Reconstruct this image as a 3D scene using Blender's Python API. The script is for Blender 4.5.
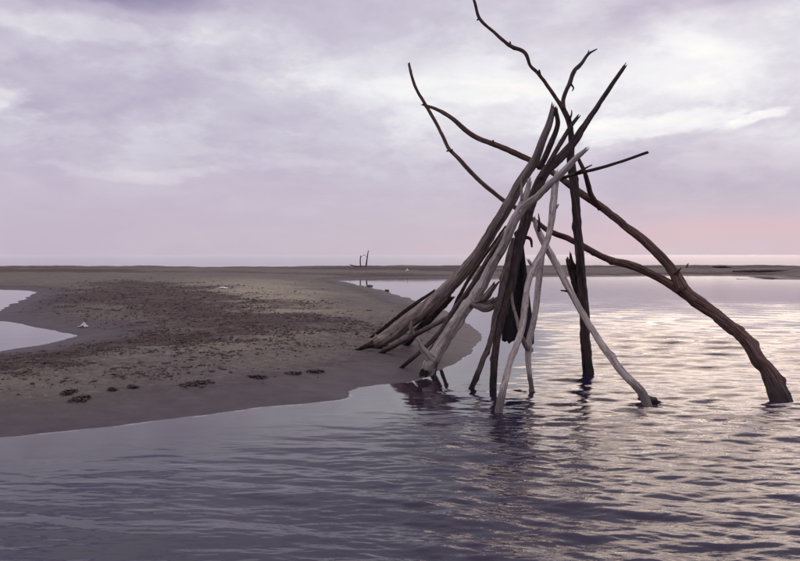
import bpy, bmesh, math, random
import numpy as np
from mathutils import Vector, Matrix

# ------------------------------------------------------------------ camera
F_PX = 785.0; W_PX, H_PX = 800.0, 561.0; HORIZON = 254.8; CAM_H = 1.5
PITCH = math.atan((H_PX / 2 - HORIZON) / F_PX)
scene = bpy.context.scene
for o in list(bpy.data.objects): bpy.data.objects.remove(o)
col = scene.collection
cam_d = bpy.data.cameras.new('camera'); cam = bpy.data.objects.new('camera', cam_d); col.objects.link(cam)
cam.location = (0, 0, CAM_H); cam.rotation_euler = (math.pi / 2 - PITCH, 0, 0)
cam_d.sensor_width = 36; cam_d.lens = F_PX / W_PX * 36; cam_d.clip_start = .05; cam_d.clip_end = 30000
scene.camera = cam

def srgb(r, g, b, a=1):
    f = lambda c: (c / 255 / 12.92) if c / 255 < .04045 else ((c / 255 + .055) / 1.055) ** 2.4
    return (f(r), f(g), f(b), a)

# ------------------------------------------------------------------ sun, sky, exposure
SUN_AZ, SUN_EL = math.radians(22), math.radians(23)
sd = bpy.data.lights.new('sun', 'SUN'); sd.energy = .5; sd.angle = math.radians(31); sd.color = (1, .76, .58)
sun = bpy.data.objects.new('sun', sd); col.objects.link(sun)
sdir = Vector((math.sin(SUN_AZ) * math.cos(SUN_EL), math.cos(SUN_AZ) * math.cos(SUN_EL), math.sin(SUN_EL)))
sun.rotation_euler = sdir.to_track_quat('Z', 'Y').to_euler(); sun.location = sdir * 50

vs = scene.view_settings
scene.display_settings.display_device = 'sRGB'
vs.view_transform = 'Standard'; vs.look = 'None'; vs.gamma = 1; vs.exposure = 0; vs.use_curve_mapping = False

class NT:
    """small helper round a node tree"""
    def __init__(s, tree): s.t = tree; s.n = tree.nodes; s.l = tree.links
    def node(s, typ, **kw):
        n = s.n.new(typ)
        for k, v in kw.items(): setattr(n, k, v)
        return n
    def put(s, sock, v):
        if isinstance(v, bpy.types.NodeSocket): s.l.new(v, sock)
        elif v is not None: sock.default_value = v
    def math(s, op, a, b=None, c=None, clamp=False):
        n = s.node('ShaderNodeMath', operation=op, use_clamp=clamp)
        for i, v in enumerate((a, b, c)): s.put(n.inputs[i], v)
        return n.outputs[0]
    def comb(s, x, y, z=0.0):
        n = s.node('ShaderNodeCombineXYZ')
        for i, v in enumerate((x, y, z)): s.put(n.inputs[i], v)
        return n.outputs[0]
    def sep(s, v):
        n = s.node('ShaderNodeSeparateXYZ'); s.put(n.inputs[0], v); return n.outputs
    def vmath(s, op, a, b):
        n = s.node('ShaderNodeVectorMath', operation=op); s.put(n.inputs[0], a); s.put(n.inputs[1], b); return n.outputs[0]
    def noise(s, vec, scale, detail=4, rough=.5, dist=0, color=False):
        n = s.node('ShaderNodeTexNoise'); s.put(n.inputs['Vector'], vec)
        n.inputs['Scale'].default_value = scale; n.inputs['Detail'].default_value = detail
        n.inputs['Roughness'].default_value = rough; n.inputs['Distortion'].default_value = dist
        return n.outputs['Color' if color else 'Fac']
    def ramp(s, fac, stops, interp='LINEAR'):
        n = s.node('ShaderNodeValToRGB'); n.color_ramp.interpolation = interp
        e = n.color_ramp.elements
        while len(e) < len(stops): e.new(.5)
        for el, (p, c) in zip(e, stops):
            el.position = p; el.color = c if len(c) == 4 else (*c, 1)
        s.put(n.inputs[0], fac); return n.outputs[0]
    def mix(s, fac, a, b, blend='MIX'):
        n = s.node('ShaderNodeMix', data_type='RGBA', blend_type=blend)
        s.put(n.inputs[0], fac); s.put(n.inputs[6], a); s.put(n.inputs[7], b); return n.outputs[2]
    def maprange(s, v, a, b, c=0.0, d=1.0, smooth=True):
        n = s.node('ShaderNodeMapRange', interpolation_type='SMOOTHSTEP' if smooth else 'LINEAR')
        s.put(n.inputs[0], v)
        for i, q in zip((1, 2, 3, 4), (a, b, c, d)): n.inputs[i].default_value = q
        return n.outputs[0]
    def attr(s, name):
        return s.node('ShaderNodeAttribute', attribute_name=name).outputs

world = bpy.data.worlds.new('World'); scene.world = world; world.use_nodes = True
def build_world():
    t = NT(world.node_tree); t.n.clear()
    gen = t.node('ShaderNodeTexCoord').outputs['Generated']
    x, y, z = t.sep(gen)
    zz = t.math('ABSOLUTE', z)
    den = t.math('ADD', zz, .30)
    p = t.comb(t.math('DIVIDE', x, den), t.math('DIVIDE', y, den), .37)
    n_big = t.noise(p, .55, 6, .55, .4)
    n_mid = t.noise(p, 2.3, 10, .58, .25)
    n_fine = t.noise(p, 8, 8, .62, .2)
    broken = t.maprange(t.noise(t.vmath('ADD', p, (3.1, 7.7, 0)), 3.1, 9, .6, .15), .44, .60)
    warp = t.noise(p, 1.4, 6, .6, .2, color=True)
    wx, wy, wz = t.sep(warp)
    az = t.math('ADD', t.math('ARCTAN2', x, y), t.math('MULTIPLY', t.math('SUBTRACT', wx, .5), .28))
    el = t.math('ADD', t.math('ARCSINE', z), t.math('MULTIPLY', t.math('SUBTRACT', wy, .5), .085))
    def blob(px, py, sx, sy, w, crisp=False):
        a0 = math.atan((px - 400) / F_PX); e0 = (HORIZON - py) / F_PX
        da = t.math('DIVIDE', t.math('SUBTRACT', az, a0), sx / F_PX)
        de = t.math('DIVIDE', t.math('SUBTRACT', el, e0), sy / F_PX)
        r2 = t.math('ADD', t.math('MULTIPLY', da, da), t.math('MULTIPLY', de, de))
        g = t.math('EXPONENT', t.math('MULTIPLY', r2, -1))
        if crisp: g = t.maprange(t.math('ADD', g, t.math('MULTIPLY', t.math('SUBTRACT', n_fine, .5), .9)), .18, .72)
        return t.math('MULTIPLY', g, w)
    v = t.math('ADD', .52, t.math('MULTIPLY', t.math('SUBTRACT', n_big, .5), .75))
    v = t.math('ADD', v, t.math('MULTIPLY', t.math('SUBTRACT', n_mid, .5), .52))
    v = t.math('ADD', v, t.math('MULTIPLY', t.math('SUBTRACT', n_fine, .5), .28))
    v = t.math('ADD', v, t.math('MULTIPLY', t.math('SUBTRACT', broken, .5), .15))
    # clouds fade into a smoother veil near the horizon
    veil = t.maprange(z, .02, .16)
    v = t.math('ADD', .36, t.math('MULTIPLY', t.math('SUBTRACT', v, .36), t.math('ADD', .22, t.math('MULTIPLY', veil, .78))))
    for b in CLOUDS: v = t.math('ADD', v, blob(*b))
    cloud = t.ramp(v, [(0.0, srgb(148, 140, 170)), (.36, srgb(189, 180, 201)), (.62, srgb(214, 209, 221)), (.84, srgb(238, 237, 241)), (1, srgb(251, 249, 247))])
    low = t.maprange(z, 0, .14, 1, 0)
    cloud = t.mix(t.math('MULTIPLY', low, .45), cloud, srgb(196, 180, 197))
    cloud = t.mix(blob(760, 230, 200, 17, .75), cloud, srgb(207, 176, 193))
    cloud = t.mix(blob(150, 205, 260, 34, .35), cloud, srgb(196, 178, 202))
    sky = t.node('ShaderNodeTexSky', sky_type='NISHITA', sun_disc=False, sun_elevation=SUN_EL, sun_rotation=SUN_AZ)
    sky.air_density = 1.0; sky.dust_density = .6
    # clouds cover nearly all of the sky; a little clear air shows through
    gain = t.math('MULTIPLY', t.maprange(z, .38, .95, 1.0, 2.3), 10)
    scaled = t.vmath('MULTIPLY', cloud, t.comb(gain, gain, gain))
    both = t.mix(.955, sky.outputs[0], scaled)
    bg = t.node('ShaderNodeBackground'); t.put(bg.inputs[0], both); bg.inputs[1].default_value = .1
    out = t.node('ShaderNodeOutputWorld'); t.l.new(bg.outputs[0], out.inputs[0])
CLOUDS = [(590, 86, 240, 46, .31), (655, 130, 100, 13, .26, True), (786, 134, 26, 6, .30, True), (6, 120, 44, 18, .30, True),
          (150, 174, 90, 7, .11, True), (440, 92, 150, 12, .14, True), (40, 4, 170, 22, -.22), (60, 10, 120, 16, -.14, True), (150, 18, 60, 12, -.16, True), (770, 8, 150, 34, -.34), (700, 24, 80, 14, -.12, True),
          (690, 190, 190, 26, -.14), (90, 50, 130, 12, .16, True), (170, 120, 120, 20, -.04)]
build_world()

# ------------------------------------------------------------------ pixel helpers (photograph pixels -> points in the place)
Rcam = Matrix.Rotation(math.pi / 2 - PITCH, 3, 'X')
def ray(px, py):
    return Rcam @ Vector(((px - W_PX / 2) / F_PX, -(py - H_PX / 2) / F_PX, -1))
def at(px, py, d):
    r = ray(px, py); return Vector((0, 0, CAM_H)) + r * (d / r.y)
def on_plane(px, py, z=0.0):
    r = ray(px, py); k = (z - CAM_H) / r.z; return Vector((0, 0, CAM_H)) + r * k

# ------------------------------------------------------------------ noise in numpy
def vnoise(x, y, seed=0):
    xi = np.floor(x).astype(np.int64); yi = np.floor(y).astype(np.int64)
    fx = x - xi; fy = y - yi; fx = fx * fx * (3 - 2 * fx); fy = fy * fy * (3 - 2 * fy)
    def h(a, b):
        n = (a * 374761393 + b * 668265263 + seed * 1442695041) & 0xffffffff
        n = ((n ^ (n >> 13)) * 1274126177) & 0xffffffff
        return ((n ^ (n >> 16)) & 0xffff) / 65535.0
    a = h(xi, yi); b = h(xi + 1, yi); c = h(xi, yi + 1); d = h(xi + 1, yi + 1)
    return (a + (b - a) * fx) * (1 - fy) + (c + (d - c) * fx) * fy
def fbm(x, y, oct=4, seed=0):
    s = 0; a = .5; n = 0
    for i in range(oct):
        s = s + a * vnoise(x * 2 ** i, y * 2 ** i, seed + i * 17); n += a; a *= .5
    return s / n
def sstep(a, b, x):
    t = np.clip((x - a) / (b - a), 0, 1); return t * t * (3 - 2 * t)

# ------------------------------------------------------------------ shorelines
def world_poly(pxs): return [tuple(on_plane(*p)[:2]) for p in pxs]
near_shore = world_poly([(0, 438), (60, 432), (130, 424), (200, 415), (260, 407.5), (310, 403), (340, 399.5), (351, 396), (349.5, 391.5), (358, 387.5), (374, 384.5),
    (405, 381.5), (432, 375), (452, 364), (470, 352), (482, 341), (484, 336), (476, 329), (462, 320), (450, 313), (436, 307),
    (420, 302), (400, 296), (385, 291), (370, 287.5), (355, 284.5), (345, 282.5), (338, 280.6), (346, 279.2), (380, 278),
    (430, 277.2), (500, 276.8), (560, 276.4), (640, 275.8), (700, 275.4), (735, 275.4), (768, 276.5), (785, 279), (830, 279.6), (1000, 279.5), (1500, 282)])
lagoon = [(-300, -300), (-60, -8), (-22, 1.6), (-9, 4.4)] + near_shore + [(400, 40), (400, -300)]
pool = world_poly([(-300, 286), (-60, 288), (0, 289), (20, 290), (38, 292), (22, 299), (4, 309.5), (-14, 315), (0, 321), (21, 324), (50, 329.5), (74, 336), (60, 340.5), (39, 345.5), (0, 352), (-60, 357), (-300, 360)])
sea_edge = [(x, 82 + 3 * math.sin(x * .07) + 2 * math.sin(x * .19 + 1)) for x in range(-400, 401, 8)]
sea = [(-9000, 82)] + sea_edge + [(9000, 82), (9000, 9000), (-9000, 9000)]
WATERS = [lagoon, pool, sea]
debris_zone = world_poly([(-200, 300), (20, 300), (60, 291), (130, 283), (200, 288), (260, 303), (330, 316), (366, 330), (340, 347), (270, 358), (200, 368), (100, 381), (0, 394), (-200, 420), (-200, 364), (40, 356), (90, 338), (80, 322), (40, 310)])

def seg_dist(x, y, poly):
    best = np.full(x.shape, 1e18)
    n = len(poly)
    for i in range(n):
        ax, ay = poly[i]; bx, by = poly[(i + 1) % n]
        dx, dy = bx - ax, by - ay; L = dx * dx + dy * dy
        t = np.clip(((x - ax) * dx + (y - ay) * dy) / max(L, 1e-12), 0, 1)
        best = np.minimum(best, (x - ax - t * dx) ** 2 + (y - ay - t * dy) ** 2)
    return np.sqrt(best)
def inside(x, y, poly):
    r = np.zeros(x.shape, bool); n = len(poly)
    for i in range(n):
        ax, ay = poly[i]; bx, by = poly[(i + 1) % n]
        if ay == by: continue
        c = ((ay > y) != (by > y)) & (x < (bx - ax) * (y - ay) / (by - ay) + ax)
        r ^= c
    return r
def signed(x, y, poly):
    d = seg_dist(x, y, poly); return np.where(inside(x, y, poly), -d, d)
def shore_distance(x, y):
    s = np.full(x.shape, 1e9)
    for p in WATERS: s = np.minimum(s, signed(x, y, p))
    wob = (fbm(x * 1.1, y * 1.1, 3, 5) - .5) * .22 * np.clip(y / 14, .3, 3)
    wob = wob + (fbm(x * 6, y * 6, 3, 15) - .5) * .07 * (y < 20)
    return s + wob
def base_height(x, y):
    """height of the sand without its fine relief"""
    s = shore_distance(x, y)
    land = .33 * (1 - np.exp(-np.maximum(s, 0) / 3.6))
    far = sstep(48, 62, y) * sstep(0, 7, s)
    land = land + far * (.17 + .16 * (fbm(x * .16, y * .12, 4, 9) - .5) + .10 * (fbm(x * .9, y * .5, 3, 19) - .5))
    land = land + sstep(.3, 4, s) * (fbm(x * .35, y * .35, 4, 2) - .5) * .12
    w = np.maximum(-s, 0)
    sub = -np.minimum(w * .035 + np.maximum(w - .5, 0) * .09, 1.6)
    return np.where(s > 0, land, sub), s
def debris_mask(x, y):
    z = signed(x, y, debris_zone)
    far = sstep(40, 56, y) * (.25 + .75 * sstep(.4, .6, fbm(x * .08, y * .5, 3, 33))) * 1.0
    k = 1 - sstep(-2.4, 1.9, z + (fbm(x * .55, y * .55, 4, 31) - .5) * 4.6)
    return np.maximum(k, far)
def height(x, y):
    h, s = base_height(x, y)
    k = debris_mask(x, y)
    rough = sstep(.15, 1.4, s)
    fade = 1 / (1 + (np.hypot(x, y) / 45) ** 2)
    rel = (fbm(x * 2.6, y * 2.6, 4, 4) - .5) * .07 + (fbm(x * 7, y * 7, 3, 8) - .5) * .03
    foot = np.clip(.42 - vnoise(x * 3.1, y * 3.1, 77), 0, 1) * -.10
    h = h + rough * fade * (rel * (.35 + .9 * k) + foot * (.4 + .6 * k))
    return h, s, k
def hz(x, y):
    h, s, k = height(np.array([float(x)]), np.array([float(y)])); return float(h[0])
def ground(px, py):
    """where the line of sight through a pixel meets the sand or the water"""
    c = Vector((0, 0, CAM_H)); r = ray(px, py); ks = np.linspace(3, 120, 6000)
    X = r.x / r.y * ks; Y = ks; Z = CAM_H + r.z / r.y * ks
    H = np.maximum(base_height(X, Y)[0], 0)
    i = int(np.argmax(Z <= H)) if (Z <= H).any() else len(ks) - 1
    return Vector((X[i], Y[i], H[i]))

# ------------------------------------------------------------------ object helpers
def tag(o, label=None, cat=None, group=None, kind=None):
    if label: o['label'] = label
    if cat: o['category'] = cat
    if group: o['group'] = group
    if kind: o['kind'] = kind
    return o
def mesh_np(name, verts, faces, mat, smooth=True):
    me = bpy.data.meshes.new(name)
    verts = np.asarray(verts, np.float32); faces = np.asarray(faces, np.int32)
    nv, nf, k = len(verts), len(faces), faces.shape[1]
    me.vertices.add(nv); me.vertices.foreach_set('co', verts.ravel())
    me.loops.add(nf * k); me.loops.foreach_set('vertex_index', faces.ravel())
    me.polygons.add(nf); me.polygons.foreach_set('loop_start', np.arange(nf, dtype=np.int32) * k)
    me.update(calc_edges=True)
    me.polygons.foreach_set('use_smooth', np.full(nf, smooth))
    if mat: me.materials.append(mat)
    return me
def float_attr(me, name, data):
    a = me.attributes.new(name, 'FLOAT', 'POINT'); a.data.foreach_set('value', np.asarray(data, np.float32).ravel())
def link(name, me, parent=None):
    o = bpy.data.objects.new(name, me); col.objects.link(o)
    if parent: o.parent = parent
    return o

# ------------------------------------------------------------------ materials
def new_mat(name):
    m = bpy.data.materials.new(name); m.use_nodes = True
    t = NT(m.node_tree); t.n.clear()
    out = t.node('ShaderNodeOutputMaterial')
    return m, t, out
def principled(t, out, color, rough=.8, normal=None, spec=.5):
    b = t.node('ShaderNodeBsdfPrincipled'); t.put(b.inputs['Base Color'], color); t.put(b.inputs['Roughness'], rough)
    t.put(b.inputs['Specular IOR Level'], spec)
    if normal is not None: t.l.new(normal, b.inputs['Normal'])
    t.l.new(b.outputs[0], out.inputs[0]); return b
def bump(t, h, strength, dist):
    n = t.node('ShaderNodeBump'); n.inputs['Strength'].default_value = strength; n.inputs['Distance'].default_value = dist
    t.put(n.inputs['Height'], h); return n.outputs[0]

def sand_material():
    m, t, out = new_mat('sand')
    pos = t.node('ShaderNodeNewGeometry').outputs['Position']
    big = t.noise(pos, .5, 5, .6); mid = t.noise(pos, 3.2, 6, .65); fine = t.noise(pos, 26, 5, .7); grit = t.noise(pos, 110, 3, .7)
    dry = t.ramp(mid, [(.25, (.092, .073, .069)), (.55, (.140, .113, .105)), (.8, (.192, .159, .146))])
    dry = t.mix(t.maprange(big, .35, .7), dry, (.160, .141, .107, 1))
    dry = t.mix(t.maprange(grit, .30, .75, 0, .45), dry, (.055, .045, .044, 1))
    dry = t.mix(t.math('MULTIPLY', t.attr('dryness')['Fac'], t.maprange(mid, .25, .7, .35, 1)), dry, (.310, .268, .188, 1))
    deb = t.attr('debris')['Fac']
    spread = t.math('ADD', deb, t.math('MULTIPLY', t.math('SUBTRACT', t.noise(pos, 2.2, 9, .72), .5), 1.7))
    spread = t.math('ADD', spread, t.math('MULTIPLY', t.math('SUBTRACT', fine, .5), .9))
    dark = t.ramp(fine, [(.3, (.030, .019, .019)), (.55, (.072, .047, .045)), (.8, (.140, .102, .092))])
    colr = t.mix(t.maprange(spread, .36, .98), dry, dark)
    coarse = t.noise(pos, 8.5, 8, .74)
    colr = t.mix(t.maprange(coarse, .50, .64, 0, .62), colr, (.050, .036, .032, 1))
    colr = t.mix(t.maprange(coarse, .46, .34, 0, .40), colr, (.30, .255, .19, 1))
    wet = t.attr('wet')['Fac']
    wetn = t.math('MULTIPLY', wet, 1.0)
    damp = t.ramp(mid, [(.3, (.050, .038, .042)), (.7, (.072, .057, .061))])
    colr = t.mix(wetn, colr, damp)
    rough = t.maprange(wet, .55, 1, .95, .58)
    hgt = t.math('ADD', t.math('MULTIPLY', fine, .7), t.math('MULTIPLY', mid, .8))
    hgt = t.math('ADD', hgt, t.math('MULTIPLY', grit, .25))
    hgt = t.math('MULTIPLY', hgt, t.math('SUBTRACT', 1.05, wetn))
    principled(t, out, colr, rough, bump(t, hgt, .9, .04), t.maprange(wet, 0, 1, .2, .08))
    return m

def water_material():
    m, t, out = new_mat('water')
    pos = t.node('ShaderNodeNewGeometry').outputs['Position']
    x, y, z = t.sep(pos)
    st = t.comb(t.math('MULTIPLY', x, .42), y, 0.0)
    n1 = t.noise(st, 5.0, 5, .55, .5); n2 = t.noise(st, 14, 4, .6, .4); n3 = t.noise(t.comb(t.math('MULTIPLY', x, .35), y, 4.2), 1.3, 4, .6, .3)
    act = t.attr('ripple')['Fac']
    h = t.math('ADD', t.math('MULTIPLY', n1, 1.0), t.math('MULTIPLY', n2, .35))
    h = t.math('ADD', h, t.math('MULTIPLY', n3, 1.6))
    h = t.math('MULTIPLY', h, act)
    nrm = bump(t, h, 1.0, .015)
    body = t.node('ShaderNodeBsdfDiffuse'); body.inputs[0].default_value = (.015, .009, .025, 1)
    tr = t.node('ShaderNodeBsdfTransparent'); tr.inputs[0].default_value = (.82, .72, .78, 1)
    dep = t.attr('depth')['Fac']
    opa = t.math('SUBTRACT', 1, t.math('EXPONENT', t.math('MULTIPLY', dep, -11)), clamp=True)
    inner = t.node('ShaderNodeMixShader'); t.l.new(opa, inner.inputs[0]); t.l.new(tr.outputs[0], inner.inputs[1]); t.l.new(body.outputs[0], inner.inputs[2])
    gl = t.node('ShaderNodeBsdfGlossy'); t.l.new(t.attr('choppy')['Fac'], gl.inputs['Roughness']); t.l.new(nrm, gl.inputs['Normal'])
    gl.inputs['Color'].default_value = (1, 1, 1, 1)
    fr = t.node('ShaderNodeFresnel'); fr.inputs[0].default_value = 1.34; t.l.new(nrm, fr.inputs[1])
    mx = t.node('ShaderNodeMixShader'); t.l.new(fr.outputs[0], mx.inputs[0]); t.l.new(inner.outputs[0], mx.inputs[1]); t.l.new(gl.outputs[0], mx.inputs[2])
    fo = t.node('ShaderNodeBsdfDiffuse'); fo.inputs[0].default_value = (.55, .53, .55, 1)
    m2 = t.node('ShaderNodeMixShader'); t.l.new(t.math('MULTIPLY', t.attr('foam')['Fac'], .28), m2.inputs[0]); t.l.new(mx.outputs[0], m2.inputs[1]); t.l.new(fo.outputs[0], m2.inputs[2])
    t.l.new(m2.outputs[0], out.inputs[0])
    return m

def wood_material(name, dark, mid, light, gloss=.75):
    m, t, out = new_mat(name)
    g = t.attr('grain')['Vector']
    pos = t.node('ShaderNodeNewGeometry').outputs['Position']
    gx, gy, gz = t.sep(g)
    vec = t.comb(t.math('MULTIPLY', gx, 2.6), t.math('MULTIPLY', gy, 2.6), t.math('MULTIPLY', gz, 1.1))
    fib = t.noise(vec, 3.4, 7, .65, .35)
    vec2 = t.comb(t.math('MULTIPLY', gx, 1.2), t.math('MULTIPLY', gy, 1.2), t.math('MULTIPLY', gz, 2.0))
    patch = t.noise(vec2, 1.3, 4, .6, .2)
    spot = t.noise(pos, 19, 6, .72)
    c = t.ramp(fib, [(.33, dark), (.5, mid), (.66, light)])
    c = t.mix(t.maprange(patch, .45, .70, 0, .8), c, dark + (1,))
    c = t.mix(t.maprange(spot, .55, .68, 0, .75), c, tuple(v * .45 for v in dark) + (1,))
    crack = t.maprange(t.noise(t.comb(t.math('MULTIPLY', gx, 5), t.math('MULTIPLY', gy, 5), t.math('MULTIPLY', gz, .5)), 2.2, 3, .5, .3), .36, .42, 0, 1)
    c = t.mix(t.math('MULTIPLY', t.math('SUBTRACT', 1, crack), .75), c, tuple(v * .3 for v in dark) + (1,))
    # soaked wood just above the water line
    x, y, z = t.sep(pos)
    edge = t.math('ADD', z, t.math('MULTIPLY', t.math('SUBTRACT', spot, .5), .12))
    soak = t.maprange(edge, .10, .26, 1, 0)
    soak = t.math('MULTIPLY', soak, .85)
    c = t.mix(soak, c, tuple(v * .35 for v in dark) + (1,))
    h = t.math('ADD', t.math('MULTIPLY', fib, 1.0), t.math('MULTIPLY', crack, .55))
    h = t.math('ADD', h, t.math('MULTIPLY', spot, .25))
    principled(t, out, c, t.maprange(soak, 0, .7, gloss, .45), bump(t, h, 1.0, .022), .3)
    return m
M_SAND = sand_material(); M_WATER = water_material()
W_DARK = wood_material('dark_wood', (.018, .010, .010), (.060, .035, .033), (.150, .100, .093))
W_RED = wood_material('reddish_wood', (.024, .010, .009), (.105, .050, .040), (.275, .155, .118))
W_MID = wood_material('brown_wood', (.045, .029, .028), (.135, .095, .088), (.29, .225, .205))
W_PALE = wood_material('bleached_wood', (.24, .185, .165), (.52, .44, .40), (.72, .64, .59))
W_GREY = wood_material('grey_wood', (.095, .066, .059), (.275, .21, .187), (.48, .40, .36))

def plain_mat(name, c1, c2, scale=30, rough=.9, bmp=.5):
    m, t, out = new_mat(name)
    pos = t.node('ShaderNodeTexCoord').outputs['Object']
    n = t.noise(pos, scale, 5, .65)
    principled(t, out, t.ramp(n, [(.3, c1), (.7, c2)]), rough, bump(t, n, bmp, .02), .3)
    return m
M_WEED = plain_mat('dark_weed', (.036, .025, .024), (.115, .084, .077), 40)
M_CHIP = plain_mat('beach_litter', (.028, .018, .018), (.10, .070, .064), 14)
M_STONE = plain_mat('dark_clod', (.04, .031, .033), (.12, .095, .093), 12)
M_WHITE = plain_mat('white_litter', (.40, .38, .40), (.62, .60, .60), 18, .6)
M_CLOTH = plain_mat('black_cloth', (.008, .006, .008), (.026, .020, .024), 40, .85)

# ------------------------------------------------------------------ polar grid: fine in the sector the photograph shows, coarse all round
def angles(n_view, half=40):
    a = list(np.radians(np.linspace(-half, half, n_view)))
    b = list(np.radians(np.linspace(half, 360 - half, 60)[1:-1]))
    return np.array(a + b)
def polar_grid(rows, angs):
    R, A = np.meshgrid(rows, angs, indexing='ij')
    X = R * np.sin(A); Y = R * np.cos(A)
    nr, na = R.shape
    i = np.arange(nr - 1)[:, None] * na; j = np.arange(na)[None, :]; j2 = (np.arange(na) + 1)[None, :] % na
    F = np.stack([i + j, i + na + j, i + na + j2, i + j2], -1).reshape(-1, 4)[:, ::-1]
    return X.ravel(), Y.ravel(), F

# ---- the sand: beach, spits, sea bed
def build_sand():
    rows = np.concatenate([np.linspace(.3, 5, 12)[:-1], CAM_H * F_PX / np.linspace(CAM_H * F_PX / 5, CAM_H * F_PX / 95, 560), np.geomspace(95, 9000, 40)[1:]])
    X, Y, Fc = polar_grid(rows, angles(680))
    h, s, k = height(X, Y)
    wetline = .055 + (fbm(X * 1.3, Y * 1.3, 3, 12) - .5) * .05
    wet = 1 - sstep(wetline * .5, wetline * 1.9, h)
    # narrow wet apron of the near beach
    wet = np.maximum(wet, (1 - sstep(.7, 1.9, s + (fbm(X * .9, Y * .9, 3, 55) - .5) * .8)) * .85)
    me = mesh_np('sand', np.stack([X, Y, h], -1), Fc, M_SAND)
    float_attr(me, 'wet', wet); float_attr(me, 'dryness', sstep(1.8, 5.0, s + (fbm(X * .6, Y * .6, 3, 66) - .5) * 2.5) * (1 - sstep(30, 50, Y)) * sstep(-14, -5, X)); float_attr(me, 'debris', k)
    tag(link('sand', me), kind='structure')
build_sand()

# ---- the water: lagoon, pool and sea are one level sheet with real waves
def build_water():
    rows = np.concatenate([np.linspace(.3, 3.2, 24)[:-1], CAM_H * F_PX / np.linspace(CAM_H * F_PX / 3.2, CAM_H * F_PX / 110, 820), np.geomspace(110, 12000, 60)[1:]])
    X, Y, Fc = polar_grid(rows, angles(760))
    h, s = base_height(X, Y)
    R = np.hypot(X, Y)
    spacing = np.maximum(R * R / (CAM_H * F_PX) * .45, R * math.radians(80 / 760))
    rng = np.random.default_rng(11)
    Z = np.zeros_like(X)
    bend = (fbm(X * .35, Y * .35, 3, 40) - .5) * 1.6
    gust = .45 + 1.1 * fbm(X * .28 + 3, Y * .42, 3, 41)
    near = (Y > -20) & (R < 120)
    for i in range(96):
        lam = .06 * (.95 / .06) ** (rng.random() ** 1.0)
        th = rng.normal(math.radians(-97), math.radians(17))
        kx, ky = math.cos(th) * 2 * math.pi / lam, math.sin(th) * 2 * math.pi / lam
        amp = lam * .0034 * (1.0 + .5 * rng.random())
        fade = 1 - sstep(.18, .42, spacing / lam)
        ph = rng.random() * 6.28
        arg = kx * X + ky * Y + ph + bend * (1.0 + .4 * math.sin(i))
        Z += amp * fade * (np.sin(arg) + .30 * np.cos(2 * arg))
    rings = np.zeros_like(X)
    for q in ((781, 400), (588.5, 374), (493, 388), (471, 388), (498, 412), (531.5, 391), (647, 406)):
        f = on_plane(*q); dd = np.hypot(X - f.x, Y - f.y)
        rings += .0035 * np.cos(dd * 48 + q[0]) * np.exp(-dd / .16) * (1 - sstep(.3, .5, dd))
    depth = np.maximum(-h, 0)
    shelter = sstep(-2.0, 1.1, X - (Y - 5) * .18 + (fbm(X * .5, Y * .5, 3, 60) - .5) * 1.2)      # the sheltered left corner is smoother
    act = gust * (.17 + .83 * shelter) * sstep(.0, .22, depth)
    Z = Z * act * near + rings
    me = mesh_np('water', np.stack([X, Y, Z], -1), Fc, M_WATER)
    float_attr(me, 'depth', depth); float_attr(me, 'foam', np.exp(-((s + .025) / .022) ** 2) * sstep(.42, .62, fbm(X * 9, Y * 9, 3, 71)) * (Y < 13))
    float_attr(me, 'ripple', np.where(near, np.clip(act, .06, 1.3) / (1 + (R / 22) ** 2), .04))
    float_attr(me, 'choppy', .03 + .15 * sstep(10, 70, R) * np.where(near & (Y < 80), np.clip(act * 1.2, .15, 1), .5))
    tag(link('water', me), kind='structure')
build_water()

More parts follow.
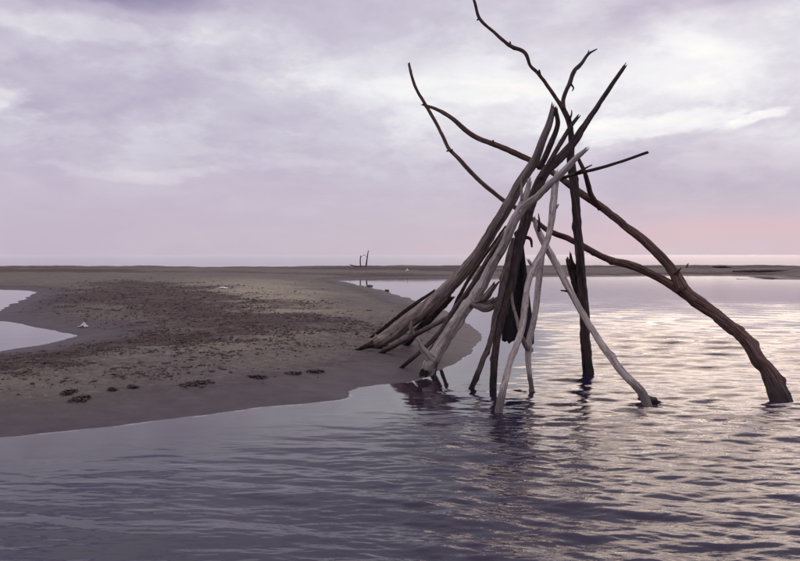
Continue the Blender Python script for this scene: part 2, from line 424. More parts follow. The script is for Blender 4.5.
# ------------------------------------------------------------------ driftwood
def catmull(P, step):
    P = [np.asarray(p, float) for p in P]
    P = [2 * P[0] - P[1]] + P + [2 * P[-1] - P[-2]]
    out = []
    for i in range(1, len(P) - 2):
        a, b, c, d = P[i - 1], P[i], P[i + 1], P[i + 2]
        n = max(2, int(np.linalg.norm((c - b)[:3]) / step))
        for k in range(n):
            t = k / n
            out.append(.5 * ((2 * b) + (c - a) * t + (2 * a - 5 * b + 4 * c - d) * t * t + (3 * b - a - 3 * c + d) * t ** 3))
    out.append(P[-2]); return np.array(out)
def tube_mesh(name, pts, mat, seed, seg=16, step=.03, rough=1.0, hollow=False, pointed=False):
    """one limb: pts = (x, y, z, radius); uneven section, knots, twisted grooves, broken ends"""
    rng = np.random.default_rng(seed)
    rmax = max(p[3] for p in pts)
    seg = 10 if rmax < .022 else 18 if rmax < .045 else 30
    if step < .05: step = min(step, .02)
    q = catmull(pts, step); P = q[:, :3]; Rr = np.maximum(q[:, 3], .003)
    n = len(P)
    S = np.concatenate([[0], np.cumsum(np.linalg.norm(np.diff(P, axis=0), axis=1))])
    # small wander so that nothing is machine straight
    amp = rmax * .24 * rough
    for ax in range(3):
        P[:, ax] += amp * (fbm(S * 3.1 + seed * 3.3, np.full(n, ax * 9.1 + seed), 3, seed + ax) - .5) * 2 * np.sin(np.pi * np.clip(S / max(S[-1], 1e-6), 0, 1)) ** .5
    T = np.gradient(P, axis=0); T /= np.linalg.norm(T, axis=1)[:, None]
    u = np.cross(T[0], (0.31, .77, .2)); u /= np.linalg.norm(u)
    U = []
    for i in range(n):
        u = u - T[i] * np.dot(u, T[i]); u /= np.linalg.norm(u); U.append(u.copy())
    U = np.array(U); V = np.cross(T, U)
    th = np.linspace(0, 2 * math.pi, seg, endpoint=False)
    SS, TH = np.meshgrid(S, th, indexing='ij')
    tw = TH + SS * rng.uniform(-.9, .9)
    ell = 1 + rng.uniform(.04, .12) * np.cos(2 * tw + rng.random() * 6)
    groove = sum(rng.uniform(.02, .05) * rough * np.cos(k * tw + rng.random() * 6 + SS * rng.uniform(-2, 2)) for k in (3, 4, 5, 7))
    lump = .30 * rough * (fbm(SS * 4 + seed, np.cos(TH) * .8 + 5 + seed, 3, seed + 5) - .5) + .16 * rough * (fbm(SS * 15 + seed, np.cos(TH + 1) * 2 + 5, 2, seed + 9) - .5)
    knots = 0
    for k in range(int(S[-1] * 2.2 * rough)):
        s0, t0 = rng.random() * S[-1], rng.random() * 6.28
        da = np.angle(np.exp(1j * (TH - t0)))
        knots = knots + rng.uniform(.15, .45) * np.exp(-((SS - s0) / rng.uniform(.02, .05)) ** 2 - (da / rng.uniform(.35, .6)) ** 2)
    steps = .22 * rough * (vnoise(S * 2.2 + seed * 5.1, np.full(n, seed * 1.3), seed + 3) - .5)[:, None]      # swellings and waists
    crack = 0
    for k in range(3 if rmax > .035 else 1):
        t0 = rng.random() * 6.28 + SS * rng.uniform(-.5, .5) + .5 * fbm(SS * 2 + k * 7, SS * 0 + seed, 2, seed + 21 + k)
        da = np.angle(np.exp(1j * (TH - t0)))
        crack = crack - rng.uniform(.10, .22) * np.exp(-(da / .16) ** 2) * sstep(.45, .6, fbm(SS * 1.4 + 11 * k, SS * 0 + seed * .7, 2, seed + 31 + k))
    chew = -.16 * rough * sstep(.60, .80, fbm(SS * 7 + seed, np.cos(TH) * 2 + np.sin(TH) * 3, 2, seed + 41))
    rad = Rr[:, None] * (ell + groove + lump + knots + steps + crack + chew)
    # broken ends
    jag0, jag1 = rng.random(seg) - .3, rng.random(seg) - .3 + 1.6 * np.clip(np.sin(th * 2 + rng.random() * 6) * np.sin(th * 3 + rng.random() * 6), 0, 1)
    VV = P[:, None, :] + rad[..., None] * (np.cos(TH)[..., None] * U[:, None, :] + np.sin(TH)[..., None] * V[:, None, :])
    VV[-1] += T[-1] * (jag1[:, None] * Rr[-1] * (1.5 if not pointed else .3)); VV[0] -= T[0] * (jag0[:, None] * Rr[0] * 1.0)
    verts = list(VV.reshape(-1, 3)); grain = np.stack([np.cos(tw) , np.sin(tw), SS / max(rmax, .02) * .10 + seed * 1.7], -1).reshape(-1, 3)
    F = []
    i = np.arange(n - 1)[:, None] * seg; j = np.arange(seg)[None, :]; j2 = (j + 1) % seg
    F = np.stack([i + j, i + j2, i + seg + j2, i + seg + j], -1).reshape(-1, 4).tolist()
    g = list(grain)
    for end, ring, sgn in ((0, 0, -1), (1, (n - 1) * seg, 1)):
        idx = 0 if end == 0 else -1
        inner = []
        deep = (2.2 if hollow and end == 0 else .25)
        shr = .68 if hollow and end == 0 else .55
        for k in range(seg):
            p = P[idx] + (VV[idx][k] - P[idx]) * shr - sgn * T[idx] * Rr[idx] * (deep * .3 + .5 * rng.random() - .3 * (not hollow))
            inner.append(len(verts)); verts.append(p); g.append(g[ring + k] * np.array((.6, .6, 1)))
        c = len(verts); verts.append(P[idx] - sgn * T[idx] * Rr[idx] * (deep - (.9 if pointed and end else 0))); g.append(g[ring] * np.array((.1, .1, 1)))
        for k in range(seg):
            k2 = (k + 1) % seg
            a, b = ring + k, ring + k2
            if end == 0: F.append([b, a, inner[k], inner[k2]]); F.append([inner[k2], inner[k], c, c])
            else: F.append([a, b, inner[k2], inner[k]]); F.append([inner[k], inner[k2], c, c])
    me = bpy.data.meshes.new(name)
    me.from_pydata([tuple(v) for v in verts], [], [tuple(dict.fromkeys(f)) for f in F])
    me.polygons.foreach_set('use_smooth', np.ones(len(me.polygons), bool)); me.materials.append(mat)
    a = me.attributes.new('grain', 'FLOAT_VECTOR', 'POINT'); a.data.foreach_set('vector', np.array(g, np.float32).ravel())
    me.update(); return me

def limb_points(L, bury=0.0):
    P = []
    for px, py, d, w in L:
        v = at(px, py, d); P.append((v.x, v.y, v.z, w * .385 * d / F_PX))
    if bury:
        a, b = np.array(P[0]), np.array(P[1]); t = (a - b)[:3]; t /= np.linalg.norm(t)
        t[2] = min(t[2], -.35); t /= np.linalg.norm(t)
        e = a.copy(); e[:3] += t * bury; P.insert(0, tuple(e))
    return P
SEED = [100]
def driftwood(name, label, cat, main, mat, parts=(), bury=.35, group='driftwood leaned together into the frame', slim=1.0, settle=True, **kw):
    """main = [(px, py, depth, width px)]; parts = [(name, points, material or None, options)]"""
    main = [list(p) for p in main]
    if settle:                                                    # slide the foot to where it meets the ground, keep the top
        g = ground(main[0][0], main[0][1]); dd = g.y - main[0][2]
        n = len(main)
        for i, p in enumerate(main): p[2] += dd * (1 - i / (n - 1)) ** 1.3
    for p in main: p[3] *= slim
    P = limb_points(main, bury)
    SEED[0] += 1
    org = Vector(P[1][:3] if bury else P[0][:3])
    root = link(name, None); root.location = org
    root.empty_display_size = .1
    tag(root, label, cat, group)
    sh = lambda L: [(p[0] - org.x, p[1] - org.y, p[2] - org.z, p[3]) for p in L]
    link('trunk', tube_mesh('trunk', sh(P), mat, SEED[0], **kw), root)
    for pn, pl, pm, po in parts:
        SEED[0] += 1
        link(pn, tube_mesh(pn, sh(limb_points(pl)), pm or mat, SEED[0], **po), root)
    return root
PT = dict(pointed=True)

# -- the big forked tree on the right: foot in the water, two long limbs passing behind the others
J1 = [(684, 290, 9.55, 15), (673, 271, 9.75, 13), (660, 256, 9.85, 11.5), (641, 238, 10.0, 11.5), (618, 220, 10.15, 11), (598.5, 205, 10.3, 11), (582, 194, 10.45, 10.5),
      (568, 184, 10.55, 9), (550, 171, 10.7, 8), (531, 161, 10.85, 7.5), (515, 153, 11.0, 7), (494, 144.5, 11.15, 6.5), (478, 138.5, 11.3, 6), (465, 130, 11.4, 5.5),
      (452, 118.5, 11.5, 4.8), (439, 110.5, 11.65, 4.2), (423, 104.5, 11.8, 2.5)]
J2 = [(690, 297, 9.5, 15), (670, 284, 9.7, 11.5), (647, 272, 9.85, 10), (631, 265.5, 10.0, 10.5), (615, 262, 10.1, 9), (598.5, 254.5, 10.25, 8), (582, 246, 10.4, 7.5), (566, 238, 10.5, 7),
      (550, 231, 10.6, 6.5), (538, 223, 10.7, 6), (517, 209, 10.9, 6), (502, 199, 11.0, 5.5), (480, 181, 11.15, 5.3), (462, 162.5, 11.3, 5), (449, 149.5, 11.45, 4.6),
      (440.5, 131.5, 11.6, 4.4), (431, 114, 11.7, 4.4), (423, 101, 11.8, 4.2), (416, 88, 11.9, 3.8), (411.5, 75, 12.0, 3.5), (409, 64, 12.1, 3)]
driftwood('driftwood_tree', 'big forked reddish brown driftwood tree with curved foot standing farthest right in water', 'driftwood',
    [(781, 400, 8.1, 25), (774, 384, 8.2, 21), (761, 361, 8.4, 16.5), (741.5, 335, 8.75, 16), (715.5, 316, 9.15, 16), (695, 301, 9.4, 17), (684, 290, 9.55, 14)], W_RED,
    [('upper_limb', J1, None, dict(rough=.8)), ('lower_limb', J2, None, dict(rough=.8)),
     ('side_branch', [(600, 208, 10.25, 8), (593, 198, 10.2, 7), (586, 177, 10.1, 6), (579, 160, 10.05, 4.5)], None, {}),
     ('twig', [(676, 274, 9.65, 5), (679, 270, 9.6, 3), (681, 268.5, 9.6, 2)], None, PT),
     ('twig', [(494, 144, 11.15, 3), (493, 140, 11.1, 1.5)], None, PT),
     ('twig', [(452, 150, 11.4, 3), (447, 151, 11.35, 2.5)], None, PT)], rough=1.1)

# -- tall post with the forked top that leaves the frame
driftwood('driftwood_pole', 'tallest dark upright driftwood post, forking into two thin crooked tips at the top', 'driftwood',
    [(588.5, 374, 10.15, 15), (585.5, 343, 10.12, 13.5), (583, 289, 10.1, 12.5), (578.5, 245, 10.05, 11.8), (575, 200, 10.0, 11.5), (571, 165, 9.95, 10.5), (571, 140, 9.92, 8.5), (569, 122, 9.9, 7.5), (562, 107, 9.88, 6.5)], W_DARK,
    [('tip_branch', [(563, 109, 9.88, 6.5), (558, 101, 9.88, 5), (548, 86.5, 9.86, 4.6), (538.5, 73.5, 9.85, 5), (530, 65, 9.83, 4), (524.5, 52.5, 9.82, 4.6), (509, 45, 9.8, 4), (494, 32.5, 9.8, 3.4), (479.5, 18.5, 9.8, 3.6), (474.5, 2, 9.8, 3), (468, -14, 9.8, 2.4)], W_RED, dict(rough=1.3, step=.02)),
     ('tip_branch', [(563, 108, 9.88, 6.5), (563.5, 99, 9.88, 5.5), (569, 84.5, 9.86, 5.5), (574, 71.5, 9.85, 5.2), (582, 63, 9.84, 4.4), (588.5, 54, 9.83, 3.2), (597, 49, 9.82, 1.2)], W_MID, dict(rough=1.4, step=.02, pointed=True)),
     ('stub', [(582, 308, 10.05, 11), (577, 290, 10.0, 12), (573, 276, 9.98, 12), (570, 264, 9.96, 11), (569, 260, 9.95, 9)], None, dict(rough=1.5)),
     ('twig', [(569, 121, 9.86, 3.5), (571.5, 114, 9.84, 2), (571.5, 110, 9.83, 1)], None, PT),
     ('twig', [(540, 76, 9.85, 3), (539, 70, 9.83, 2)], None, PT),
     ('twig', [(571, 84, 9.85, 3), (573.5, 88, 9.83, 2), (572, 91, 9.82, 1)], None, PT),
     ('twig', [(480, 19, 9.8, 3), (477, 20, 9.79, 2)], None, PT),
     ('twig', [(511, 46, 9.8, 3), (510, 41.5, 9.79, 1.6)], None, PT),
     ('twig', [(587, 55, 9.83, 2.4), (589, 50, 9.83, 1.2)], None, PT)])

# -- kinked dark trunk through the middle, its bent top reaching up right
driftwood('kinked_driftwood', 'kinked dark trunk through the middle of the frame, its blunt top reaching up right', 'driftwood',
    [(493, 388, 9.0, 12), (495, 352, 9.08, 11.5), (500, 325, 9.15, 12.5), (507, 300, 9.2, 14), (513, 272, 9.28, 15), (519, 243, 9.35, 15), (527, 218, 9.42, 15), (534, 195, 9.48, 14.5),
     (542, 178, 9.52, 14.5), (553, 165, 9.56, 14), (567, 150, 9.6, 13), (577, 137.5, 9.6, 11.5), (588.5, 120, 9.6, 9), (601.5, 101, 9.6, 8.2), (614.5, 81.5, 9.6, 7.6), (624, 67.5, 9.6, 6.5)], W_DARK,
    [('hooked_twig', [(518, 243, 9.34, 5), (526, 237.5, 9.28, 4.5), (531, 239.5, 9.26, 4), (532, 247, 9.25, 2.5)], None, PT)], slim=.86)

# -- longest thick log rising from the sand on the left
driftwood('driftwood_log', 'longest thick brown log rising from the sand on the left', 'driftwood',
    [(370, 347, 11.5, 17), (389, 336, 11.35, 19.5), (421, 312, 11.1, 19.5), (450, 286, 10.9, 18), (476, 256, 10.65, 15), (490, 235, 10.5, 13.5), (509, 204, 10.3, 13), (524, 178, 10.1, 12.5),
     (535.5, 160, 10.0, 11), (543, 140, 9.95, 9.5), (549, 124, 9.93, 8.5), (553, 109, 9.9, 7.5)], W_GREY,
    [('fork_limb', [(539, 168, 9.97, 8), (545, 158, 9.95, 7.5), (553, 140, 9.92, 6.5), (558, 124, 9.9, 6), (556, 110, 9.88, 5.5)], W_DARK, {}),
     ('root_spike', [(372, 344, 11.4, 9), (360, 349, 11.45, 5), (352, 351, 11.5, 2.5)], W_DARK, PT)], rough=.6, bury=.4, slim=1.0)

# -- bleached log in front, with the horn at its hollow lower end
driftwood('bleached_log', 'pale bleached log in front with a hollow lower end and a pointed horn', 'driftwood',
    [(424.5, 373, 9.50, 15), (430.5, 363, 9.66, 20), (441, 346, 9.68, 18.5), (452, 329, 9.62, 18), (462, 315, 9.58, 17), (480, 290, 9.48, 17), (492, 268, 9.4, 15.5), (504, 245, 9.3, 14.5), (513, 224, 9.22, 15.5),
     (523, 208, 9.18, 14.5), (535, 198, 9.13, 11.5), (546, 188, 9.08, 10.5), (560, 175, 9.02, 9.5), (574, 160, 8.98, 8.5), (585.5, 150, 8.95, 5.5)], W_PALE,
    [('horn', [(432, 361, 9.64, 13), (425.5, 353, 9.58, 9), (421, 346, 9.55, 6), (417, 338, 9.52, 2)], None, PT),
     ('stub', [(519, 212, 9.2, 11), (525, 197, 9.2, 8.5), (529, 184, 9.22, 7)], None, dict(rough=1.3)),
     ('twig', [(521.5, 200, 9.14, 3.5), (521.5, 188, 9.12, 2.6), (521, 177.5, 9.1, 1.6)], None, PT),
     ('broken_branch', [(472, 303, 9.5, 15), (484, 298, 9.42, 12), (490, 291, 9.38, 9), (495, 285, 9.36, 7)], W_GREY, dict(rough=1.6)),
     ('broken_branch', [(474, 302, 9.5, 15), (486, 306, 9.44, 13), (493.5, 303, 9.4, 11)], W_GREY, dict(rough=1.8))], bury=0, hollow=True, settle=False, slim=.88, rough=1.0, seg=20)

# -- bent dark leg beside it
driftwood('split_stake', 'dark purple brown split stake whose foot bends left in the water', 'driftwood',
    [(471, 388, 8.95, 9), (482, 363, 8.98, 9), (489, 346, 9.0, 9.5), (496, 316, 9.05, 10), (502, 289, 9.08, 10), (508, 262, 9.12, 9.5), (513, 240, 9.17, 6)], W_MID, rough=1.5, slim=.85)

# -- pale sticks in front
driftwood('pale_stick', 'slender pale curved stick crossing before the black cloth, its foot nearest the camera', 'driftwood',
    [(498, 412, 7.64, 11), (503, 390, 7.75, 10), (508.5, 368, 7.9, 9.5), (516.5, 345, 8.05, 9), (521.5, 326, 8.2, 8.5), (525, 301, 8.35, 8.5), (528, 283, 8.45, 8), (534, 266, 8.55, 8.2), (544, 248, 8.7, 8.2),
     (550, 230, 8.8, 8.5), (553, 208, 8.92, 9), (555, 188, 9.05, 8.5), (557, 174, 9.12, 7)], W_PALE,
    [('knot_stub', [(534, 268, 8.5, 5), (530, 263, 8.47, 4.5), (528.5, 260.5, 8.46, 4)], None, {}),
     ('twig', [(553, 212, 8.9, 4), (557, 207, 8.88, 3), (558.5, 204, 8.88, 1.5)], None, PT)], rough=.9)
driftwood('pale_stick', 'straight pale stick with a side spur, standing just right of the black cloth', 'driftwood',
    [(531.5, 391, 8.72, 8), (528.5, 363, 8.8, 8.5), (529, 345, 8.85, 9), (534, 320, 8.9, 7.5), (538, 290, 9.0, 7.2), (541, 262, 9.05, 7), (545, 244, 9.1, 6)], W_PALE,
    [('spur', [(530, 350, 8.84, 9), (525, 343, 8.6, 7), (521, 335, 8.35, 5)], None, {})], rough=.9)
driftwood('thin_stick', 'thin short grey stick lying against the pale curved stick before the black cloth', 'driftwood',
    [(521.5, 338, 8.3, 4), (517.5, 322, 8.62, 4.5), (513, 305, 8.95, 4.2), (511, 288, 9.12, 3.5)], W_GREY, bury=0, settle=False)
driftwood('pale_stick', 'long pale slanting stick running down right to a knobbed foot in the water', 'driftwood',
    [(647, 406, 7.85, 12), (640, 391, 8.0, 10.5), (621, 371, 8.2, 9), (602, 345, 8.45, 8.5), (582, 312, 8.75, 8.5), (564, 279, 8.97, 8.5), (555, 262, 9.07, 8.5), (546, 246, 9.16, 8.5), (539, 232, 9.24, 8), (534.5, 221, 9.3, 6)], W_PALE,
    [('twig', [(569, 292, 8.9, 4), (565, 291, 8.86, 3), (561, 290.5, 8.84, 2)], W_DARK, PT),
     ('twig', [(539, 231, 9.2, 4), (539.5, 222, 9.18, 3), (538.5, 213.5, 9.16, 1)], W_DARK, PT),
     ('foot_stub', [(641, 396, 7.93, 11), (649, 400, 7.86, 10), (655, 400, 7.84, 7)], W_GREY, {})], rough=.9)
driftwood('thin_stick', 'thin straight dark stick pointing out right from the middle of the bundle', 'driftwood',
    [(548, 182.5, 9.3, 4.5), (574, 174.5, 9.15, 4.6), (600, 168, 9.15, 4.2), (621, 161.5, 9.2, 3.8), (647, 152.5, 9.25, 3.4)], W_DARK,
    [('twig', [(576, 173, 9.12, 3), (584, 169, 9.1, 2.6), (592, 165, 9.08, 1.6)], None, PT)], bury=0, settle=False, rough=.5)
driftwood('thin_stick', 'short dark stick crossing the bundle near the top, tip pointing up right', 'driftwood',
    [(541, 178, 9.36, 5), (549, 163, 9.4, 6), (560, 144, 9.46, 6), (570, 128, 9.5, 5.5), (578, 117, 9.52, 4.5)], W_DARK, bury=0, settle=False)

# -- sticks under and beside the long log
driftwood('leaning_stick', 'straight brown stick from the sand under the long log to the bleached log', 'driftwood',
    [(380, 353, 11.2, 7), (398, 343.5, 11.0, 7.2), (421, 331.5, 10.7, 7), (450, 317, 10.25, 6.5), (470, 306, 9.9, 5.5)], W_MID,
    [('short_branch', [(414, 335, 10.75, 6), (411, 328, 10.75, 6), (412, 322, 10.76, 4)], W_GREY, {})], bury=.2, rough=.7)
driftwood('leaning_stick', 'thin brown stick with its foot on wet sand left of the horned log', 'driftwood',
    [(401, 368, 10.3, 5), (421, 351, 10.15, 5.5), (440, 332, 10.02, 6), (452, 312, 9.95, 5.5), (470, 287, 9.9, 5), (488, 258, 9.85, 4.5), (504, 233, 9.8, 3.5)], W_MID, bury=.15, rough=.8)
driftwood('leaning_stick', 'dark stick pressed close behind the bleached log, thick at its foot', 'driftwood',
    [(427, 359, 10.0, 8), (440, 338, 9.98, 9), (450, 321, 9.95, 7.5), (462, 304, 9.88, 6), (480, 277, 9.8, 5), (497, 250, 9.7, 4), (508, 231, 9.62, 3)], W_DARK, bury=.15)
driftwood('leaning_stick', 'thin reddish stick running close beneath the long thick log', 'driftwood',
    [(436, 350, 10.3, 4), (447, 327, 10.22, 4.4), (458, 299, 10.18, 4.4), (474, 271, 10.12, 4), (492, 246, 10.05, 3.6), (505, 227, 10.0, 2.6)], W_RED, bury=.15, rough=.8)
driftwood('leaning_stick', 'thin dark stick lying along the far left edge of the long log', 'driftwood',
    [(372, 337, 11.9, 5), (390, 323, 11.75, 5), (415, 304, 11.5, 4.6), (434.5, 290.5, 11.3, 3)], W_DARK, bury=.15)
driftwood('leaning_log', 'short thick dark log tucked under the long log at the sand', 'driftwood',
    [(405, 344, 11.0, 9), (416, 332, 10.95, 9.5), (430, 318, 10.9, 9), (450, 298, 10.8, 8)], W_DARK, bury=.2)
driftwood('thin_stick', 'tiny reddish twig propped under the hollow end of the bleached log', 'driftwood',
    [(434.5, 380, 9.5, 1.8), (435.5, 373, 9.5, 1.9), (437.5, 363, 9.55, 1.8)], W_RED, bury=.1)

# -- black cloth hanging inside the frame
def build_cloth():
    n, m = 22, 30
    V = []; Fc = []
    for j in range(m + 1):
        v = j / m
        xl = 514 + (502 - 514) * min(1, v * 1.5); xr = 523 + (533.5 - 523) * min(1, v * 1.15)
        for i in range(n + 1):
            u = i / n
            px = xl + (xr - xl) * u; py = 244 + (340 - 244 + 4 * u + 1.6 * math.sin(u * 9) + 1.1 * math.sin(u * 31) + .8 * math.sin(u * 53 + 2)) * v
            d = 9.50 + .045 * math.sin(u * 12 + v * 1.6) * (.3 + .7 * v) + .02 * math.sin(u * 27 + v * 4) * v
            V.append(at(px, py, d))
    o0 = V[n // 2].copy()
    for j in range(m):
        for i in range(n):
            a = j * (n + 1) + i; Fc.append([a, a + 1, a + n + 2, a + n + 1])
    me = mesh_np('hanging_cloth', [v - o0 for v in V], Fc, M_CLOTH)
    o = link('hanging_cloth', me); o.location = o0
    md = o.modifiers.new('thickness', 'SOLIDIFY'); md.thickness = .008
    tag(o, 'black cloth hanging inside the driftwood frame just above the water', 'cloth')
build_cloth()

# ------------------------------------------------------------------ far bank: upright sticks, logs
def far_log(name, label, pts, mat, cat='driftwood', group='driftwood on the far sand spit', bury=.25, parts=()):
    return driftwood(name, label, cat, pts, mat, parts, bury=bury, group=group, settle=False, step=.12, seg=10, rough=1.2)
def fd(px, py): return ground(px, py).y
d0 = 66
far_log('upright_stick', 'taller leaning upright stick on the far spit', [(366, 267, d0, 1.7), (367, 259, d0, 1.4), (368.3, 251, d0, 1.0)], W_DARK)
far_log('upright_stick', 'shorter straight upright stick on the far spit beside the taller one', [(360.3, 267, d0 + .3, 1.5), (360.3, 261, d0 + .3, 1.3), (360.5, 256, d0 + .3, 1.0)], W_DARK,
    parts=[('crooked_twig', [(360.5, 257.5, d0 + .3, .6), (363, 255.5, d0 + .2, .5), (365, 255, d0 + .1, .5), (366.5, 257, d0, .5)], W_DARK, dict(step=.1))])
far_log('far_log', 'dark log lying at the foot of the upright sticks on the far spit', [(366, 267.4, d0 - .5, 2), (358, 266.8, d0 - .4, 1.7), (353, 265.6, d0 - .3, 1.3), (350, 264.6, d0 - .2, .8)], W_DARK, bury=0)
dr = 58
far_log('far_log', 'long low dark log lying on the far spit at the right edge', [(733, 271.5, dr, 2.2), (750, 271.2, dr, 2.8), (768, 271, dr, 2.4), (790, 271.4, dr, 2)], W_DARK, bury=0)
far_log('far_log', 'flat log lying in the water along the far bank at right', [(737, 279.2, 48.3, 1.6), (748, 279.9, 48.3, 2), (760, 279.8, 48.3, 2.2), (773, 279, 48.3, 2)], W_DARK, bury=0)
far_log('stump', 'small dark stump on the crest of the far spit right of the forked tree', [(687, 268, 64, 3.6), (687, 266, 64, 3), (687.5, 264.8, 64, 2)], W_DARK, cat='stump', bury=.1)

# ------------------------------------------------------------------ small things on the sand
def clump_mesh(name, w, dep, h, n, mat, seed, shard=.05):
    """an uneven low heap of strands and flakes round a lumpy core"""
    rng = random.Random(seed); bm = bmesh.new()
    core = bmesh.ops.create_icosphere(bm, subdivisions=2, radius=1)['verts']
    for v in core:
        k = 1 + .5 * (rng.random() - .5)
        v.co = Vector((v.co.x * w * .30 * k, v.co.y * dep * .30 * k, max(v.co.z, -.25) * h * .55 * k))
    for i in range(n):
        r, a = rng.random() ** .9, rng.random() * 6.28
        c = Vector((math.cos(a) * r * w * .62, math.sin(a) * r * dep * .62, h * .8 * (1 - r * r) * rng.random() + .004))
        L = shard * rng.uniform(.6, 2.2); th = rng.random() * 6.28
        u = Vector((math.cos(th), math.sin(th), rng.uniform(-.3, .5))) * L; s = Vector((-math.sin(th), math.cos(th), rng.uniform(-.4, .4))) * L * rng.uniform(.12, .35)
        up = Vector((0, 0, L * .12))
        q = [c - u - s * .4, c - s + up, c + u - s * .3, c + u * .9 + s * .4, c + s + up * 1.5, c - u * .8 + s * .5]
        vs_ = [bm.verts.new(p) for p in q]
        lo = bm.verts.new(c - Vector((0, 0, L * .15)))
        bm.faces.new(vs_)
        for k in range(6): bm.faces.new((vs_[(k + 1) % 6], vs_[k], lo))
    me = bpy.data.meshes.new(name); bm.to_mesh(me); bm.free(); me.materials.append(mat); return me
CL = [(197, 384, 24, 'widest dark clump of weed on the smooth sand near the shore'),
      (69, 393.5, 13, 'dark weed clump on the smooth sand nearest the left edge'),
      (80, 400, 17, 'flat dark weed strip just below the leftmost weed clump'),
      (113, 391, 8, 'small dark weed clump third from the left edge on smooth sand'),
      (133, 388, 9, 'small dark weed clump just left of the widest clump'),
      (257, 378, 13, 'dark weed scrap on sand right of the widest clump'),
      (293, 374, 10, 'dark weed scrap halfway between the widest clump and the log foot'),
      (315, 372, 10, 'dark weed scrap on sand nearest the foot of the long log')]
for i, (px, py, wpx, lab) in enumerate(CL):
    g = ground(px, py); w = wpx * g.y / F_PX
    o = link('weed_clump', clump_mesh('weed_clump', w, w * rx if (rx := 1.5) else 0, (.012 + .04 * w), int(60 + 330 * w), M_WEED, 40 + i, .02))
    o.location = (g.x, g.y, hz(g.x, g.y) + .004); o.rotation_euler.z = i * .3 - .4
    tag(o, lab, 'seaweed', 'weed clumps on the smooth sand')

def clod(px, py, w, lab, cat, mat, seed, squash=.6, group=None, flat=1.0):
    g = ground(px, py); r = w * g.y / F_PX / 2; rng = random.Random(seed)
    bm = bmesh.new(); bmesh.ops.create_icosphere(bm, subdivisions=3, radius=1)
    ph = [rng.random() * 6 for _ in range(9)]
    for v in bm.verts:
        c = v.co; k = 1 + .22 * math.sin(3 * c.x + ph[0]) * math.sin(2.6 * c.y + ph[1]) + .14 * math.sin(6 * c.z + ph[2] + 4 * c.x) + .08 * math.sin(11 * c.y + ph[3]) + .07 * rng.random()
        z = c.z * squash * (1 if c.z > 0 else .35)
        v.co = Vector((c.x * k * r, c.y * k * r * flat, z * k * r))
    me = bpy.data.meshes.new(cat); bm.to_mesh(me); bm.free(); me.materials.append(mat)
    o = link(cat.replace(' ', '_'), me); o.location = (g.x, g.y, max(hz(g.x, g.y), 0) + .1 * r); o.rotation_euler.z = rng.random() * 6
    tag(o, lab, cat, group); return o
clod(370, 286.3, 5, 'dark clod at the lagoon edge, the left of two', 'clod', M_STONE, 1, .5, 'clods at the lagoon edge')
clod(387, 291, 5, 'dark clod at the lagoon edge nearer the long log, the right of two', 'clod', M_STONE, 2, .5, 'clods at the lagoon edge')
clod(722, 267.5, 17, 'low dark mound of debris on the crest of the far spit at right', 'mound', M_STONE, 3, .16)

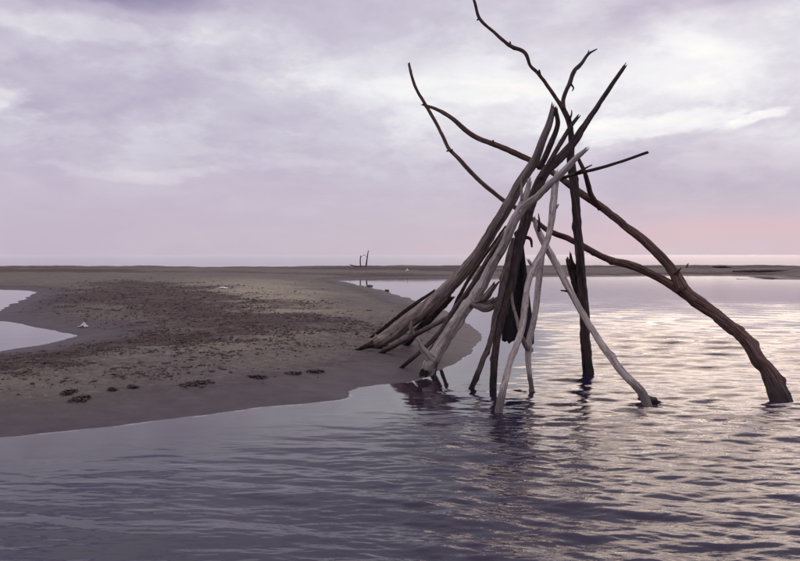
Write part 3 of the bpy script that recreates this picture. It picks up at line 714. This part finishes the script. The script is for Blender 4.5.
def litter(px, py, w, hgt, lab, seed):
    """a crumpled scrap: folded sheet with thickness"""
    g = ground(px, py); s = g.y / F_PX; w *= s; hgt *= s; rng = random.Random(seed)
    n = 7; V = []; Fc = []
    for j in range(n):
        for i in range(n):
            u, v = i / (n - 1) - .5, j / (n - 1) - .5
            V.append((u * w + rng.uniform(-.05, .05) * w, v * w * .7 + rng.uniform(-.05, .05) * w, hgt * max(0, 1 - 2.4 * abs(u - .1) - 1.0 * abs(v)) + rng.uniform(0, .22) * hgt))
    for j in range(n - 1):
        for i in range(n - 1): a = j * n + i; Fc.append([a, a + 1, a + n + 1, a + n])
    o = link('litter_scrap', mesh_np('litter_scrap', V, Fc, M_WHITE, False)); o.location = (g.x, g.y, hz(g.x, g.y) + .012)
    o.modifiers.new('thickness', 'SOLIDIFY').thickness = .008
    tag(o, lab, 'litter')
litter(83, 327.5, 9, 5, 'small white peaked scrap on the sand beside the left pool', 5)
litter(222, 288.5, 12, 1.6, 'flat white scrap lying on the olive sand', 6)
litter(407, 271.5, 4, 3, 'tiny white speck on the far spit right of the upright sticks', 7)

# ---- loose litter of the beach: chips, bark, small clods nobody could count
def build_chips():
    rng = np.random.default_rng(5)
    N = 120000
    py = rng.uniform(279, 402, N); px = rng.uniform(-60, 440, N)
    d = CAM_H * F_PX * .84 / (py - HORIZON); X = (px - 400) / F_PX * d; Y = d
    h, s, k = height(X, Y)
    pk = fbm(X * 1.7, Y * 1.7, 3, 90)
    keep = (s > .5) & (rng.random(N) < (.02 + .98 * k) * (1 - .75 * sstep(355, 385, py)) * sstep(.30, .62, pk) * sstep(.4, 1.6, s))
    X, Y, h, d = X[keep], Y[keep], h[keep], d[keep]; n = len(X)
    size = (.0035 + .015 * rng.random(n) ** 5) * (1 + d / 30)
    L = size * rng.uniform(1, 3.2, n); a = rng.random(n) * math.pi; tilt = rng.uniform(-.25, .35, n)
    ux, uy = np.cos(a), np.sin(a)
    C = np.stack([X, Y, h + size * .25], -1)
    u = np.stack([ux * L, uy * L, tilt * L], -1); v = np.stack([-uy * size, ux * size, rng.uniform(-.3, .3, n) * size], -1); w = np.stack([np.zeros(n), np.zeros(n), size * .7], -1)
    jt = lambda: rng.uniform(.6, 1.25, n)[:, None]
    V = np.stack([C - u * jt(), C + u * jt(), C - v * jt(), C + v * jt(), C - w, C + w * jt()], 1).reshape(-1, 3)
    b = (np.arange(n) * 6)[:, None]
    T = np.array([(1, 3, 5), (3, 0, 5), (0, 2, 5), (2, 1, 5), (3, 1, 4), (0, 3, 4), (2, 0, 4), (1, 2, 4)])
    Fc = (b[:, :, None] + T[None]).reshape(-1, 3)
    tag(link('beach_debris', mesh_np('beach_debris', V, Fc, M_CHIP, False)), 'dark scattered bark chips and small clods on the sand', 'debris', kind='stuff')
build_chips()
